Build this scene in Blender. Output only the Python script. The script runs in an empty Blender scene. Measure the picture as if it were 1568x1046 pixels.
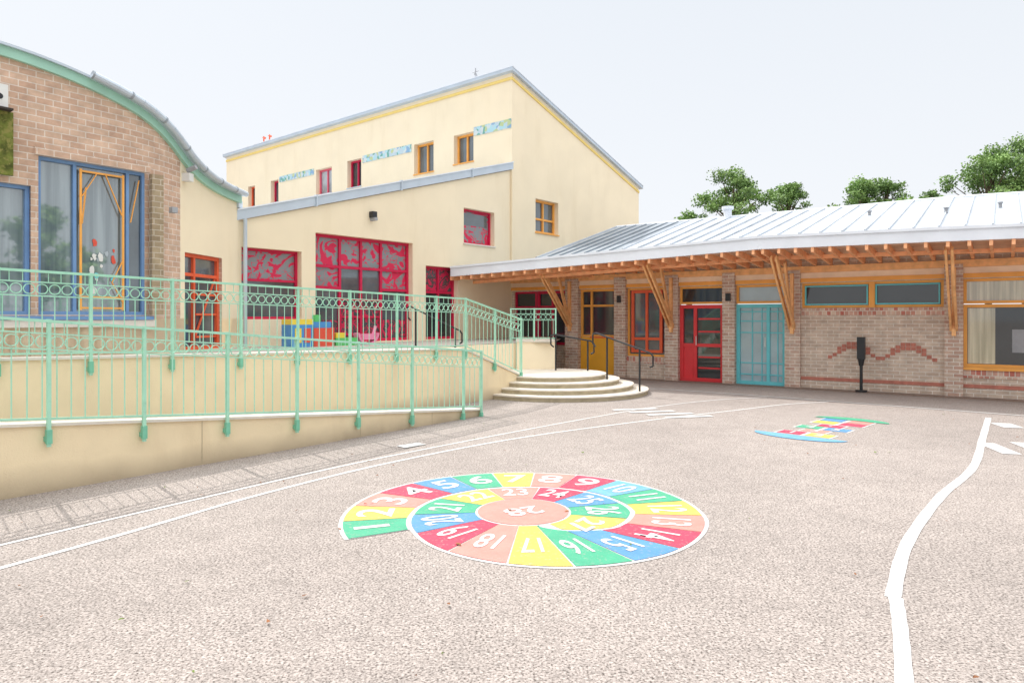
import bpy, math, random, bisect
from mathutils import Vector
random.seed(7)
col=bpy.context.scene.collection

# ---------------------------------------------------------------- materials
MATS={}
def nm(name):
    m=bpy.data.materials.new(name); m.use_nodes=True
    nt=m.node_tree; b=nt.nodes['Principled BSDF']; MATS[name]=m
    return m,nt,b
def mat(name,rgb,rough=.7,var=.08,scale=3.,bump=0.,bscale=60.,metal=0.,spec=.4,dirt=None,dirtscale=.8,dirtlo=.55,dirthi=.75,streak=1.,ior=1.5,base=None):
    m,nt,b=nm(name); N=nt.nodes.new; L=nt.links.new
    b.inputs['Roughness'].default_value=rough; b.inputs['Metallic'].default_value=metal
    b.inputs['Specular IOR Level'].default_value=spec; b.inputs['IOR'].default_value=ior
    geo=N('ShaderNodeNewGeometry')
    n1=N('ShaderNodeTexNoise'); n1.inputs['Scale'].default_value=scale; n1.inputs['Detail'].default_value=6
    L(geo.outputs['Position'],n1.inputs['Vector'])
    r=N('ShaderNodeMapRange'); r.inputs[1].default_value=.3; r.inputs[2].default_value=.7
    r.inputs[3].default_value=1-var; r.inputs[4].default_value=1+var
    L(n1.outputs['Fac'],r.inputs[0])
    mx=N('ShaderNodeVectorMath'); mx.operation='SCALE'; mx.inputs[0].default_value=rgb
    L(r.outputs[0],mx.inputs['Scale'])
    out=mx.outputs[0]
    if dirt:
        mp=N('ShaderNodeVectorMath'); mp.operation='MULTIPLY'; mp.inputs[1].default_value=(1,1,streak); L(geo.outputs['Position'],mp.inputs[0])
        n2=N('ShaderNodeTexNoise'); n2.inputs['Scale'].default_value=dirtscale; n2.inputs['Detail'].default_value=8; n2.inputs['Roughness'].default_value=.65
        L(mp.outputs[0],n2.inputs['Vector'])
        r2=N('ShaderNodeMapRange'); r2.inputs[1].default_value=dirtlo; r2.inputs[2].default_value=dirthi
        L(n2.outputs['Fac'],r2.inputs[0])
        mm=N('ShaderNodeMix'); mm.data_type='RGBA'
        L(r2.outputs[0],mm.inputs['Factor']); L(out,mm.inputs[6]); mm.inputs[7].default_value=(*dirt,1)
        out=mm.outputs[2]
    if base:   # splash-back dirt just above the ground
        sx=N('ShaderNodeSeparateXYZ'); L(geo.outputs['Position'],sx.inputs[0])
        ad=N('ShaderNodeMath'); ad.operation='MULTIPLY_ADD'; ad.inputs[1].default_value=-.35; L(n1.outputs['Fac'],ad.inputs[0]); L(sx.outputs['Z'],ad.inputs[2])
        r3=N('ShaderNodeMapRange'); r3.inputs[1].default_value=-.18; r3.inputs[2].default_value=.10; r3.inputs[3].default_value=.75; r3.inputs[4].default_value=0
        L(ad.outputs[0],r3.inputs[0])
        m3=N('ShaderNodeMix'); m3.data_type='RGBA'; L(r3.outputs[0],m3.inputs['Factor']); L(out,m3.inputs[6]); m3.inputs[7].default_value=(*base,1); out=m3.outputs[2]
    L(out,b.inputs['Base Color'])
    if bump>0:
        n3=N('ShaderNodeTexNoise'); n3.inputs['Scale'].default_value=bscale; n3.inputs['Detail'].default_value=3
        L(geo.outputs['Position'],n3.inputs['Vector'])
        bp=N('ShaderNodeBump'); bp.inputs['Strength'].default_value=bump; bp.inputs['Distance'].default_value=.01
        L(n3.outputs['Fac'],bp.inputs['Height']); L(bp.outputs[0],b.inputs['Normal'])
    return m
def brick(name,c1,c2,mortar,w=.24,h=.085,ms=.008,bump=.6):
    m,nt,b=nm(name); N=nt.nodes.new; L=nt.links.new
    uv=N('ShaderNodeUVMap'); t=N('ShaderNodeTexBrick')
    t.inputs['Scale'].default_value=1; t.inputs['Brick Width'].default_value=w; t.inputs['Row Height'].default_value=h
    t.inputs['Mortar Size'].default_value=ms; t.inputs['Mortar Smooth'].default_value=.15
    t.inputs['Color1'].default_value=(*c1,1); t.inputs['Color2'].default_value=(*c2,1); t.inputs['Mortar'].default_value=(*mortar,1)
    L(uv.outputs[0],t.inputs['Vector'])
    n=N('ShaderNodeTexNoise'); n.inputs['Scale'].default_value=4; n.inputs['Detail'].default_value=7; n.inputs['Roughness'].default_value=.65
    L(uv.outputs[0],n.inputs['Vector'])
    r=N('ShaderNodeMapRange'); r.inputs[1].default_value=.3; r.inputs[2].default_value=.7; r.inputs[3].default_value=.78; r.inputs[4].default_value=1.2
    L(n.outputs['Fac'],r.inputs[0])
    s=N('ShaderNodeVectorMath'); s.operation='SCALE'; L(t.outputs['Color'],s.inputs[0]); L(r.outputs[0],s.inputs['Scale'])
    L(s.outputs[0],b.inputs['Base Color']); b.inputs['Roughness'].default_value=.85
    bp=N('ShaderNodeBump'); bp.inputs['Strength'].default_value=bump; bp.inputs['Distance'].default_value=.01; bp.invert=True
    L(t.outputs['Fac'],bp.inputs['Height']); L(bp.outputs[0],b.inputs['Normal'])
    return m
def curtain(name,c1,c2,scale=9,rough=.04,ior=2.3):
    m,nt,b=nm(name); N=nt.nodes.new; L=nt.links.new
    uv=N('ShaderNodeUVMap'); mp=N('ShaderNodeVectorMath'); mp.operation='MULTIPLY'; mp.inputs[1].default_value=(scale,.35,1); L(uv.outputs[0],mp.inputs[0])
    w=N('ShaderNodeTexNoise'); w.inputs['Scale'].default_value=1; w.inputs['Detail'].default_value=2.5; w.inputs['Distortion'].default_value=.3
    L(mp.outputs[0],w.inputs['Vector'])
    r=N('ShaderNodeMapRange'); r.inputs[1].default_value=.38; r.inputs[2].default_value=.62; L(w.outputs['Fac'],r.inputs[0])
    mm=N('ShaderNodeMix'); mm.data_type='RGBA'; mm.inputs[6].default_value=(*c1,1); mm.inputs[7].default_value=(*c2,1)
    L(r.outputs[0],mm.inputs['Factor']); L(mm.outputs[2],b.inputs['Base Color'])
    b.inputs['Roughness'].default_value=rough; b.inputs['IOR'].default_value=ior
    return m
def ornate(name,c1,c2,scale,th):
    m,nt,b=nm(name); N=nt.nodes.new; L=nt.links.new
    uv=N('ShaderNodeUVMap')
    a=N('ShaderNodeTexNoise'); a.inputs['Scale'].default_value=scale; a.inputs['Detail'].default_value=1.2; a.inputs['Distortion'].default_value=3.2; L(uv.outputs[0],a.inputs['Vector'])
    g1=N('ShaderNodeMapRange'); g1.inputs[1].default_value=th; g1.inputs[2].default_value=th+.012; L(a.outputs['Fac'],g1.inputs[0])
    c=N('ShaderNodeTexNoise'); c.inputs['Scale'].default_value=scale*1.9; c.inputs['Detail'].default_value=.5; c.inputs['Distortion'].default_value=1.5; L(uv.outputs[0],c.inputs['Vector'])
    s=N('ShaderNodeMath'); s.operation='SUBTRACT'; s.inputs[1].default_value=.5; L(c.outputs['Fac'],s.inputs[0])
    ab=N('ShaderNodeMath'); ab.operation='ABSOLUTE'; L(s.outputs[0],ab.inputs[0])
    g2=N('ShaderNodeMapRange'); g2.inputs[1].default_value=.022; g2.inputs[2].default_value=.014; L(ab.outputs[0],g2.inputs[0])
    mxx=N('ShaderNodeMath'); mxx.operation='MAXIMUM'; L(g1.outputs[0],mxx.inputs[0]); L(g2.outputs[0],mxx.inputs[1])
    mm=N('ShaderNodeMix'); mm.data_type='RGBA'; mm.inputs[6].default_value=(*c1,1); mm.inputs[7].default_value=(*c2,1); L(mxx.outputs[0],mm.inputs['Factor']); L(mm.outputs[2],b.inputs['Base Color'])
    rr=N('ShaderNodeMapRange'); rr.inputs[3].default_value=.05; rr.inputs[4].default_value=.6; L(mxx.outputs[0],rr.inputs[0]); L(rr.outputs[0],b.inputs['Roughness'])
    b.inputs['IOR'].default_value=1.55
    return m

mat('cream',(.90,.775,.565),.9,.03,1.2,.3,90,dirt=(.82,.69,.48),dirtscale=1.6,dirtlo=.52,dirthi=.88,streak=.22)
mat('cream_low',(.86,.715,.475),.9,.05,1.5,.35,80,dirt=(.70,.56,.36),dirtscale=1.8,dirtlo=.52,dirthi=.85,streak=.35,base=(.36,.28,.19))
mat('coping',(.78,.72,.64),.8,.08,5,.2)
brick('brick_left',(.64,.45,.33),(.54,.35,.25),(.72,.62,.53),.235,.10,.008)
brick('brick_left_dk',(.40,.31,.20),(.32,.24,.15),(.56,.48,.38),.235,.10,.008)
brick('brick_right',(.66,.53,.42),(.55,.42,.33),(.78,.71,.63),.26,.085,.009)
brick('brick_pier',(.62,.49,.39),(.50,.31,.24),(.76,.70,.62),.24,.085,.009)
brick('brick_band',(.52,.16,.12),(.70,.56,.44),(.74,.66,.57),.10,.24,.009)
mat('brick_red',(.50,.19,.14),.85,.18,9)
mat('zinc',(.55,.62,.69),.45,.06,2,.0,metal=.3)
mat('zinc_lt',(.80,.84,.90),.5,.05,2)
mat('zinc_dk',(.34,.38,.42),.4,.1,1.5,metal=.3)
mat('roof',(.52,.56,.61),.42,.12,1.2,metal=.3)
mat('roof_refl_dk',(.30,.34,.38),.42,.14,1.0,metal=.3)  # same metal as roof, with a dark reflection put into the colour
mat('mint',(.38,.70,.53),.45,.06,8,dirt=(.27,.56,.41),dirtscale=9)
mat('mint_gutter',(.36,.62,.50),.5,.06,3)
mat('mint_dk',(.19,.52,.36),.5,.08,8)
mat('yellow_trim',(.86,.64,.20),.7,.05,3)
mat('crimson',(.60,.012,.07),.5,.08,4)
mat('pinkred',(.76,.13,.20),.45,.08,4)
mat('redorange',(.82,.13,.05),.4,.08,4)
mat('reddoor',(.76,.05,.06),.4,.06,4)
mat('orange',(.90,.42,.09),.45,.08,4)
mat('orange_panel',(.90,.45,.04),.5,.06,3)
mat('teal',(.16,.62,.68),.45,.06,4)
mat('blue',(.17,.31,.56),.45,.08,4)
mat('wood',(.88,.48,.21),.6,.18,7)
mat('wood_or',(.94,.47,.24),.6,.14,7)
mat('soffit',(.93,.72,.54),.7,.08,4)
mat('glass_dark',(.035,.045,.05),.04,.2,1,ior=1.9)
mat('glass_mid',(.08,.11,.13),.05,.4,1.2,ior=2.2,spec=.5)
ornate('glass_ornate',(.24,.26,.27),(.66,.012,.075),1.9,.54)
ornate('glass_ornate_dk',(.09,.08,.09),(.62,.012,.075),2.6,.53)
curtain('glass_curtain',(.24,.30,.325),(.11,.155,.175),8,.03,2.7)
curtain('glass_yellow',(.62,.58,.38),(.34,.31,.18),12)
mat('glass_teal',(.38,.50,.55),.10,.1,2,ior=1.9)
mat('glass_pale',(.35,.40,.43),.06,.6,1.2,ior=1.9)
mat('black',(.025,.027,.03),.4,.1,5)
mat('dark',(.05,.04,.035),.8,.1,5)
mat('grey',(.35,.36,.38),.6,.1,5)
mat('white_plastic',(.75,.75,.72),.5,.05,5)
mat('moss',(.13,.15,.03),.95,.5,9,.6,40,dirt=(.26,.24,.07),dirtscale=12,dirtlo=.5,dirthi=.6)
mat('conc',(.70,.64,.55),.85,.10,4,.3,70)
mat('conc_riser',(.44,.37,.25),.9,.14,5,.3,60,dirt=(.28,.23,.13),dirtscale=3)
mat('terrace',(.45,.41,.36),.9,.08,3,.2)
mat('gravel',(.25,.19,.155),.95,.35,14,.6,120)
mat('toy_blue',(.08,.30,.65),.35,.03); mat('toy_red',(.75,.10,.06),.35,.03)
mat('toy_yellow',(.85,.65,.08),.35,.03); mat('toy_green',(.12,.55,.16),.35,.03); mat('toy_pink',(.85,.28,.45),.35,.03)
mat('bark',(.12,.09,.06),.95,.25,6,.5,20)
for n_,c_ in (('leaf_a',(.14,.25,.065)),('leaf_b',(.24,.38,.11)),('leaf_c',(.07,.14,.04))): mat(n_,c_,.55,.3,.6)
mat('litter',(.25,.10,.04),.8,.4,5); mat('litter_g',(.14,.20,.04),.8,.3,5)
def paint(name,rgb):
    mat(name,rgb,.7,.08,6,.5,160,dirt=(.38,.33,.30),dirtscale=34,dirtlo=.56,dirthi=.74)
paint('p_white',(.64,.63,.62)); paint('p_red',(.56,.05,.10)); paint('p_pink',(.64,.25,.21)); paint('p_yellow',(.68,.53,.10))
paint('p_green',(.06,.36,.21)); paint('p_blue',(.09,.26,.50)); paint('p_lblue',(.14,.36,.58))
m,nt,b=nm('mosaic'); N=nt.nodes.new; L=nt.links.new
uv=N('ShaderNodeUVMap'); v=N('ShaderNodeTexVoronoi'); v.inputs['Scale'].default_value=7; L(uv.outputs[0],v.inputs['Vector'])
cr=N('ShaderNodeValToRGB'); sp=N('ShaderNodeSeparateColor'); L(v.outputs['Color'],sp.inputs[0]); L(sp.outputs[0],cr.inputs[0])
e=cr.color_ramp.elements; cr.color_ramp.interpolation='CONSTANT'; e[0].color=(.42,.66,.72,1); e[1].color=(.60,.62,.66,1)
for p,c in ((.2,(.62,.68,.68,1)),(.42,(.16,.40,.34,1)),(.55,(.25,.42,.60,1)),(.70,(.50,.62,.68,1)),(.88,(.50,.58,.30,1))):
    q=e.new(p); q.color=c
L(cr.outputs[0],b.inputs['Base Color']); b.inputs['Roughness'].default_value=.4
# asphalt
m,nt,b=nm('asphalt'); N=nt.nodes.new; L=nt.links.new
geo=N('ShaderNodeNewGeometry')
def noise(sc,det=4,ro=.5):
    n=N('ShaderNodeTexNoise'); n.inputs['Scale'].default_value=sc; n.inputs['Detail'].default_value=det; n.inputs['Roughness'].default_value=ro
    L(geo.outputs['Position'],n.inputs['Vector']); return n
big=noise(.35,6,.65); mid=noise(3.2,5,.6); fine=noise(68,2,.6)
vo=N('ShaderNodeTexVoronoi'); vo.inputs['Scale'].default_value=75; L(geo.outputs['Position'],vo.inputs['Vector'])
cr=N('ShaderNodeValToRGB'); L(fine.outputs['Fac'],cr.inputs[0]); e=cr.color_ramp.elements
e[0].position=.34; e[0].color=(.105,.088,.078,1); e[1].position=.62; e[1].color=(.44,.39,.36,1)
q=e.new(.45); q.color=(.315,.272,.248,1)
sp=N('ShaderNodeSeparateColor'); L(vo.outputs['Color'],sp.inputs[0])
r0=N('ShaderNodeMapRange'); r0.inputs[3].default_value=.74; r0.inputs[4].default_value=1.26; L(sp.outputs[0],r0.inputs[0])
r1=N('ShaderNodeMapRange'); r1.inputs[1].default_value=.3; r1.inputs[2].default_value=.62; r1.inputs[3].default_value=.84; r1.inputs[4].default_value=1.04; L(big.outputs['Fac'],r1.inputs[0])
r2=N('ShaderNodeMapRange'); r2.inputs[1].default_value=.3; r2.inputs[2].default_value=.7; r2.inputs[3].default_value=.93; r2.inputs[4].default_value=1.06; L(mid.outputs['Fac'],r2.inputs[0])
a=N('ShaderNodeMath'); a.operation='MULTIPLY'; L(r1.outputs[0],a.inputs[0]); L(r2.outputs[0],a.inputs[1])
a2=N('ShaderNodeMath'); a2.operation='MULTIPLY'; L(a.outputs[0],a2.inputs[0]); L(r0.outputs[0],a2.inputs[1])
s=N('ShaderNodeVectorMath'); s.operation='SCALE'; L(cr.outputs[0],s.inputs[0]); L(a2.outputs[0],s.inputs['Scale'])
L(s.outputs[0],b.inputs['Base Color']); b.inputs['Roughness'].default_value=.9; b.inputs['Specular IOR Level'].default_value=.25
bp=N('ShaderNodeBump'); bp.inputs['Strength'].default_value=.6; bp.inputs['Distance'].default_value=.009
L(fine.outputs['Fac'],bp.inputs['Height']); L(bp.outputs[0],b.inputs['Normal'])

# ---------------------------------------------------------------- geometry helpers
class Fr:
    def __init__(s,o,d,n): s.o=o;s.d=d;s.n=n
    def pt(s,t,out,z): return (s.o[0]+s.d[0]*t+s.n[0]*out, s.o[1]+s.d[1]*t+s.n[1]*out, z)
def empty(name):
    e=bpy.data.objects.new(name,None); col.objects.link(e); return e
class MB:
    def __init__(s,name,parent=None): s.name=name;s.p=parent;s.v=[];s.f=[];s.m=[];s.uv=[];s.mats=[]
    def mi(s,m):
        if m not in s.mats: s.mats.append(m)
        return s.mats.index(m)
    def face(s,pts,m,uv=None):
        b=len(s.v); s.v+=[tuple(p) for p in pts]; s.f.append(tuple(range(b,b+len(pts)))); s.m.append(s.mi(m))
        s.uv+= uv if uv else [(p[0],p[1]) for p in pts]
    def box(s,fr,a0,a1,o0,o1,z0,z1,m):
        P=fr.pt
        if a0>a1:a0,a1=a1,a0
        if o0>o1:o0,o1=o1,o0
        s.face([P(a0,o1,z0),P(a1,o1,z0),P(a1,o1,z1),P(a0,o1,z1)],m,[(a0,z0),(a1,z0),(a1,z1),(a0,z1)])
        s.face([P(a0,o0,z0),P(a1,o0,z0),P(a1,o0,z1),P(a0,o0,z1)],m,[(a0,z0),(a1,z0),(a1,z1),(a0,z1)])
        for a in (a0,a1): s.face([P(a,o0,z0),P(a,o1,z0),P(a,o1,z1),P(a,o0,z1)],m,[(o0,z0),(o1,z0),(o1,z1),(o0,z1)])
        for z in (z0,z1): s.face([P(a0,o0,z),P(a1,o0,z),P(a1,o1,z),P(a0,o1,z)],m,[(a0,o0),(a1,o0),(a1,o1),(a0,o1)])
    def beam(s,p0,p1,w,h,m,up=(0,0,1)):
        p0=Vector(p0);p1=Vector(p1);d=(p1-p0).normalized();u=Vector(up)
        if abs(d.dot(u))>.99:u=Vector((1,0,0))
        a=d.cross(u).normalized();b=a.cross(d).normalized()
        c=[(a*x*w/2+b*y*h/2) for x,y in((-1,-1),(1,-1),(1,1),(-1,1))]
        A=[p0+k for k in c];B=[p1+k for k in c];l=(p1-p0).length
        for i in range(4):
            j=(i+1)%4; s.face([A[i],A[j],B[j],B[i]],m,[(0,0),(0,w),(l,w),(l,0)])
        s.face(A,m);s.face(B,m)
    def tube(s,p0,p1,r,m,n=6,r1=None):
        p0=Vector(p0);p1=Vector(p1);d=(p1-p0)
        if d.length<1e-6:return
        d.normalize();u=Vector((0,0,1))
        if abs(d.dot(u))>.99:u=Vector((1,0,0))
        a=d.cross(u).normalized();b=a.cross(d); r1=r if r1 is None else r1
        A=[p0+(a*math.cos(t)+b*math.sin(t))*r for t in [6.2832*i/n for i in range(n)]]
        B=[p1+(a*math.cos(t)+b*math.sin(t))*r1 for t in [6.2832*i/n for i in range(n)]]
        for i in range(n):
            j=(i+1)%n; s.face([A[i],A[j],B[j],B[i]],m)
        s.face(A,m);s.face(B,m)
    def path(s,pts,r,m,n=8):
        for a,b in zip(pts[:-1],pts[1:]): s.tube(a,b,r,m,n)
    def done(s,smooth=False):
        me=bpy.data.meshes.new(s.name); me.from_pydata(s.v,[],s.f)
        for k in s.mats: me.materials.append(MATS[k])
        me.polygons.foreach_set('material_index',s.m)
        ul=me.uv_layers.new(name='UVMap'); flat=[c for q in s.uv for c in q]; ul.data.foreach_set('uv',flat)
        me.update()
        o=bpy.data.objects.new(s.name,me); col.objects.link(o)
        if s.p: o.parent=s.p
        return o
def wall(mb,pt,s0,s1,z0,top,ops,m,rev=.22,extra=(),revmat=None,matf=None):
    """front skin with openings + reveals. pt(s,out,z), top(s)"""
    S=sorted(set([s0,s1]+[x for o in ops for x in(o[0],o[1]) if s0<=x<=s1]+[x for x in extra if s0<x<s1]))
    Z=sorted(set([z0,60]+[z for o in ops for z in(o[2],o[3])]))
    for a,b in zip(S[:-1],S[1:]):
        ta,tb=top(a+1e-5),top(b-1e-5)
        mm=matf((a+b)/2) if matf else m
        for za,zb in zip(Z[:-1],Z[1:]):
            if any(o[0]<=a+1e-6 and o[1]>=b-1e-6 and o[2]<=za+1e-6 and o[3]>=zb-1e-6 for o in ops): continue
            c=[(a,min(za,ta)),(b,min(za,tb)),(b,min(zb,tb)),(a,min(zb,ta))]
            if c[0][1]>=c[3][1]-1e-6 and c[1][1]>=c[2][1]-1e-6: continue
            c2=[]
            for q in c:
                if q not in c2:c2.append(q)
            if len(c2)>2: mb.face([pt(x,0,z) for x,z in c2],mm,c2)
    rm=revmat or m
    for o in ops:
        a,b,c,d=o[:4]
        for x in(a,b): mb.face([pt(x,0,c),pt(x,-rev,c),pt(x,-rev,d),pt(x,0,d)],rm,[(0,c),(rev,c),(rev,d),(0,d)])
        for z in(c,d): mb.face([pt(a,0,z),pt(b,0,z),pt(b,-rev,z),pt(a,-rev,z)],rm,[(a,0),(b,0),(b,rev),(a,rev)])
def pane(mb,fr,a,b,z0,z1,out,gl): mb.face([fr.pt(a,out,z0),fr.pt(b,out,z0),fr.pt(b,out,z1),fr.pt(a,out,z1)],gl,[(a,z0),(b,z0),(b,z1),(a,z1)])
def window(mb,fr,a,b,z0,z1,fc,gl,vb=(),hb=(),fw=.06,out=-.14,sub=None):
    """frame bars with glass pane behind"""
    pane(mb,fr,a,b,z0,z1,out-.03,gl)
    d0,d1=out-.05,out+.03
    mb.box(fr,a,a+fw,d0,d1,z0,z1,fc); mb.box(fr,b-fw,b,d0,d1,z0,z1,fc)
    mb.box(fr,a+fw,b-fw,d0,d1,z0,z0+fw,fc); mb.box(fr,a+fw,b-fw,d0,d1,z1-fw,z1,fc)
    for x in vb: mb.box(fr,x-fw*.45,x+fw*.45,d0,d1-.004,z0+fw,z1-fw,fc)
    for h in hb:
        zz,xa,xb=(h if isinstance(h,tuple) else (h,a+fw,b-fw))
        mb.box(fr,xa,xb,d0,d1-.008,zz-fw*.45,zz+fw*.45,fc)
def lerp_tab(tab,s):
    if s<=tab[0][0]:return tab[0][1]
    for (a,x),(b,y) in zip(tab[:-1],tab[1:]):
        if s<=b:return x+(y-x)*(s-a)/(b-a)
    return tab[-1][1]

FR=Fr((0,22.5),(.811,-.585),(-.585,-.811))     # low classroom wing
FP=Fr((0,22.5),(.637,.771),(.771,-.637))       # hall: side wall
FU=Fr((0,22.5),(-.770,.638),(-.638,-.770))     # hall: upper wall
FL=Fr((-7.71,10.28),(.6,.8),(.8,-.6))
FY=Fr((-6.28,12.9),(.1,.995),(.995,-.1))
FI=Fr((-6.03,7.42),(.611,.792),(.792,-.611))
FO=Fr((-4.92,6.56),(.611,.792),(.792,-.611))

# ---------------------------------------------------------------- ground
g=MB('ground'); g.face([(-300,-300,0),(300,-300,0),(300,300,0),(-300,300,0)],'asphalt'); g.done()
g=MB('gravel_strip'); g.face([FR.pt(2.2,.02,.004),FR.pt(20,.02,.004),FR.pt(20,.62,.004),FR.pt(2.2,.5,.004)],'gravel'); g.done()

def smooth(pts,n=8):
    out=[]
    P=[pts[0]]+list(pts)+[pts[-1]]
    for i in range(1,len(P)-2):
        p0,p1,p2,p3=P[i-1],P[i],P[i+1],P[i+2]
        for k in range(n):
            t=k/n
            out.append(tuple(.5*((2*p1[j])+(-p0[j]+p2[j])*t+(2*p0[j]-5*p1[j]+4*p2[j]-p3[j])*t*t+(-p0[j]+3*p1[j]-3*p2[j]+p3[j])*t**3) for j in range(2)))
    out.append(tuple(pts[-1])); return out
def ribbon(mb,pts,w,z,m,sm=True):
    P=smooth(pts) if sm else pts
    Lf=[];Rt=[]
    for i,p in enumerate(P):
        a=P[max(i-1,0)];b=P[min(i+1,len(P)-1)]
        dx,dy=b[0]-a[0],b[1]-a[1];l=math.hypot(dx,dy) or 1
        ww=w*(1+.05*math.sin(i*1.7))
        Lf.append((p[0]-dy/l*ww/2,p[1]+dx/l*ww/2,z));Rt.append((p[0]+dy/l*ww/2,p[1]-dx/l*ww/2,z))
    for i in range(len(P)-1): mb.face([Lf[i],Lf[i+1],Rt[i+1],Rt[i]],m)
g=MB('painted_track_lines')
ribbon(g,[(-6.2,.2),(-4.5,3.15),(-3.58,4.77),(-3.12,5.58),(-2.49,6.77),(-1.46,8.27),(.15,9.99),(2.42,11.72),(4.29,12.97),(5.5,13.8),(6.6,14.25)],.055,.004,'p_white')
ribbon(g,[(-5.4,2.9),(-4.3,4.7),(-3.1,6.5),(-1.9,8.2),(-.3,10.1),(1.6,12.2),(2.9,13.5),(4.4,14.6),(5.6,15.0)],.045,.004,'p_white')
ribbon(g,[(2.6,17.2),(3.9,16.6),(6.06,14.87),(7.3,13.78),(9.15,12.19),(11.5,10.1)],.07,.008,'p_white')
ribbon(g,[(1.25,2.1),(1.88,3.27),(2.20,3.87),(2.40,4.27)],.08,.004,'p_white')
ribbon(g,[(2.38,4.27),(3.09,5.33),(4.21,6.70),(5.42,8.02),(6.89,9.99),(8.34,11.95)],.09,.0042,'p_white')
def patch(mb,c,d,l,w,m,z=.006):
    n=math.hypot(*d);dx,dy=d[0]/n*l/2,d[1]/n*l/2;px,py=-d[1]/n*w/2,d[0]/n*w/2
    mb.face([(c[0]-dx-px,c[1]-dy-py,z),(c[0]+dx-px,c[1]+dy-py,z),(c[0]+dx+px,c[1]+dy+py,z),(c[0]-dx+px,c[1]-dy+py,z)],m)
patch(g,(-1.38,9.36),(.5,.5),.36,.20,'p_white',.009)
for i in range(4): patch(g,(2.35+i*.26,13.05-i*.33),(1,.25),.9,.15,'p_white',.009)
patch(g,(6.52,9.15),(.25,1),.80,.22,'p_white'); patch(g,(7.0,9.2),(.25,1),.80,.20,'p_white'); patch(g,(8.05,11.1),(.25,1),.5,.3,'p_white')
g.done()

# spiral hopscotch
SP=empty('spiral_hopscotch'); cx,cy=.10,6.16
RT=[(0,1.62),(50,1.6),(118,1.56),(170,1.60),(218,1.62),(255,1.55),(288,1.42),(320,1.26),(353,1.10),(385,1.0),(430,.92),(478,.90),(530,.97),(568,1.0),(600,.90),(625,.66),(645,.42)]
R=lambda p:lerp_tab(RT,p)
def sp(phi,r): 
    a=math.radians(208-phi); return (cx+r*math.cos(a),cy+r*math.sin(a))
cent=[8+17.8*k for k in range(17)]+[315,339,366,398,436,474,506,536,566,598]
bnd=[-1]+[(cent[i]+cent[i+1])/2 for i in range(26)]+[628]
colr=['p_green','p_yellow','p_pink','p_red','p_blue','p_green','p_yellow','p_pink','p_red','p_lblue','p_green','p_yellow','p_pink','p_red','p_blue','p_green','p_yellow','p_pink','p_red','p_blue','p_green','p_yellow','p_pink','p_red','p_blue','p_green','p_yellow']
def inner(p): return max(.42,R(p+360)) if p+360<645 else .42
base=MB('white_outline',SP); cells=MB('coloured_cells',SP)
p=-1
while p<640:
    q=p+3
    i0,i1=inner(p),inner(q)
    if p>=283: i0=i1=.40
    base.face([(*sp(p,i0),.004),(*sp(q,i1),.004),(*sp(q,max(R(q),i1)),.004),(*sp(p,max(R(p),i0)),.004)],'p_white')
    p=q
n=48
base.face([(cx+.43*math.cos(6.2832*i/n),cy+.43*math.sin(6.2832*i/n),.0065) for i in range(n)],'p_white')
cells.face([(cx+.41*math.cos(6.2832*i/n),cy+.41*math.sin(6.2832*i/n),.0105) for i in range(n)],'p_pink')
for k in range(27):
    a,b=bnd[k],bnd[k+1]; ns=max(3,int((b-a)/3))
    for j in range(ns):
        p0=a+(b-a)*j/ns; p1=a+(b-a)*(j+1)/ns
        def rr(p): 
            ri=inner(p) if p<283 else .42
            ri2=ri+.012; ro2=R(p)-.034
            return (ri2,max(ri2+.005,ro2))
        pa=p0+(math.degrees(.008/max(.4,R(p0))) if j==0 else 0); pb=p1-(math.degrees(.008/max(.4,R(p1))) if j==ns-1 else 0)
        A=rr(pa);B=rr(pb)
        cells.face([(*sp(pa,A[0]),.008),(*sp(pb,B[0]),.008),(*sp(pb,B[1]),.008),(*sp(pa,A[1]),.008)],colr[k])
base.done();cells.done()
def digit(txt,x,y,rot,size,parent,sx=1.,z=.0115,m='p_white'):
    cu=bpy.data.curves.new('number','FONT'); cu.body=txt; cu.size=size; cu.align_x='CENTER'; cu.align_y='CENTER'; cu.offset=.006
    cu.materials.append(MATS[m]); o=bpy.data.objects.new('number_'+txt,cu); col.objects.link(o)
    o.location=(x,y,z); o.rotation_euler=(0,0,rot); o.scale=(sx,1,1); o.parent=parent
for k in range(27):
    ph=(bnd[k]+bnd[k+1])/2; ri=inner(ph) if ph<283 else .42; r=(R(ph)+ri)/2
    if R(ph)-ri<.2: continue
    x,y=sp(ph,r); a=math.radians(208-ph)
    wid=math.radians(bnd[k+1]-bnd[k])*(r)   # cell width at digit radius
    size=min(.46,(R(ph)-ri)*.74); nd=len(str(k+1))
    sx=min(1.25,wid*.82/(size*.60*nd))
    digit(str(k+1),x,y,a-math.pi/2,size,SP,sx)
digit('28',cx,cy,math.radians(205),.32,SP,1.1,z=.0145)

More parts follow.
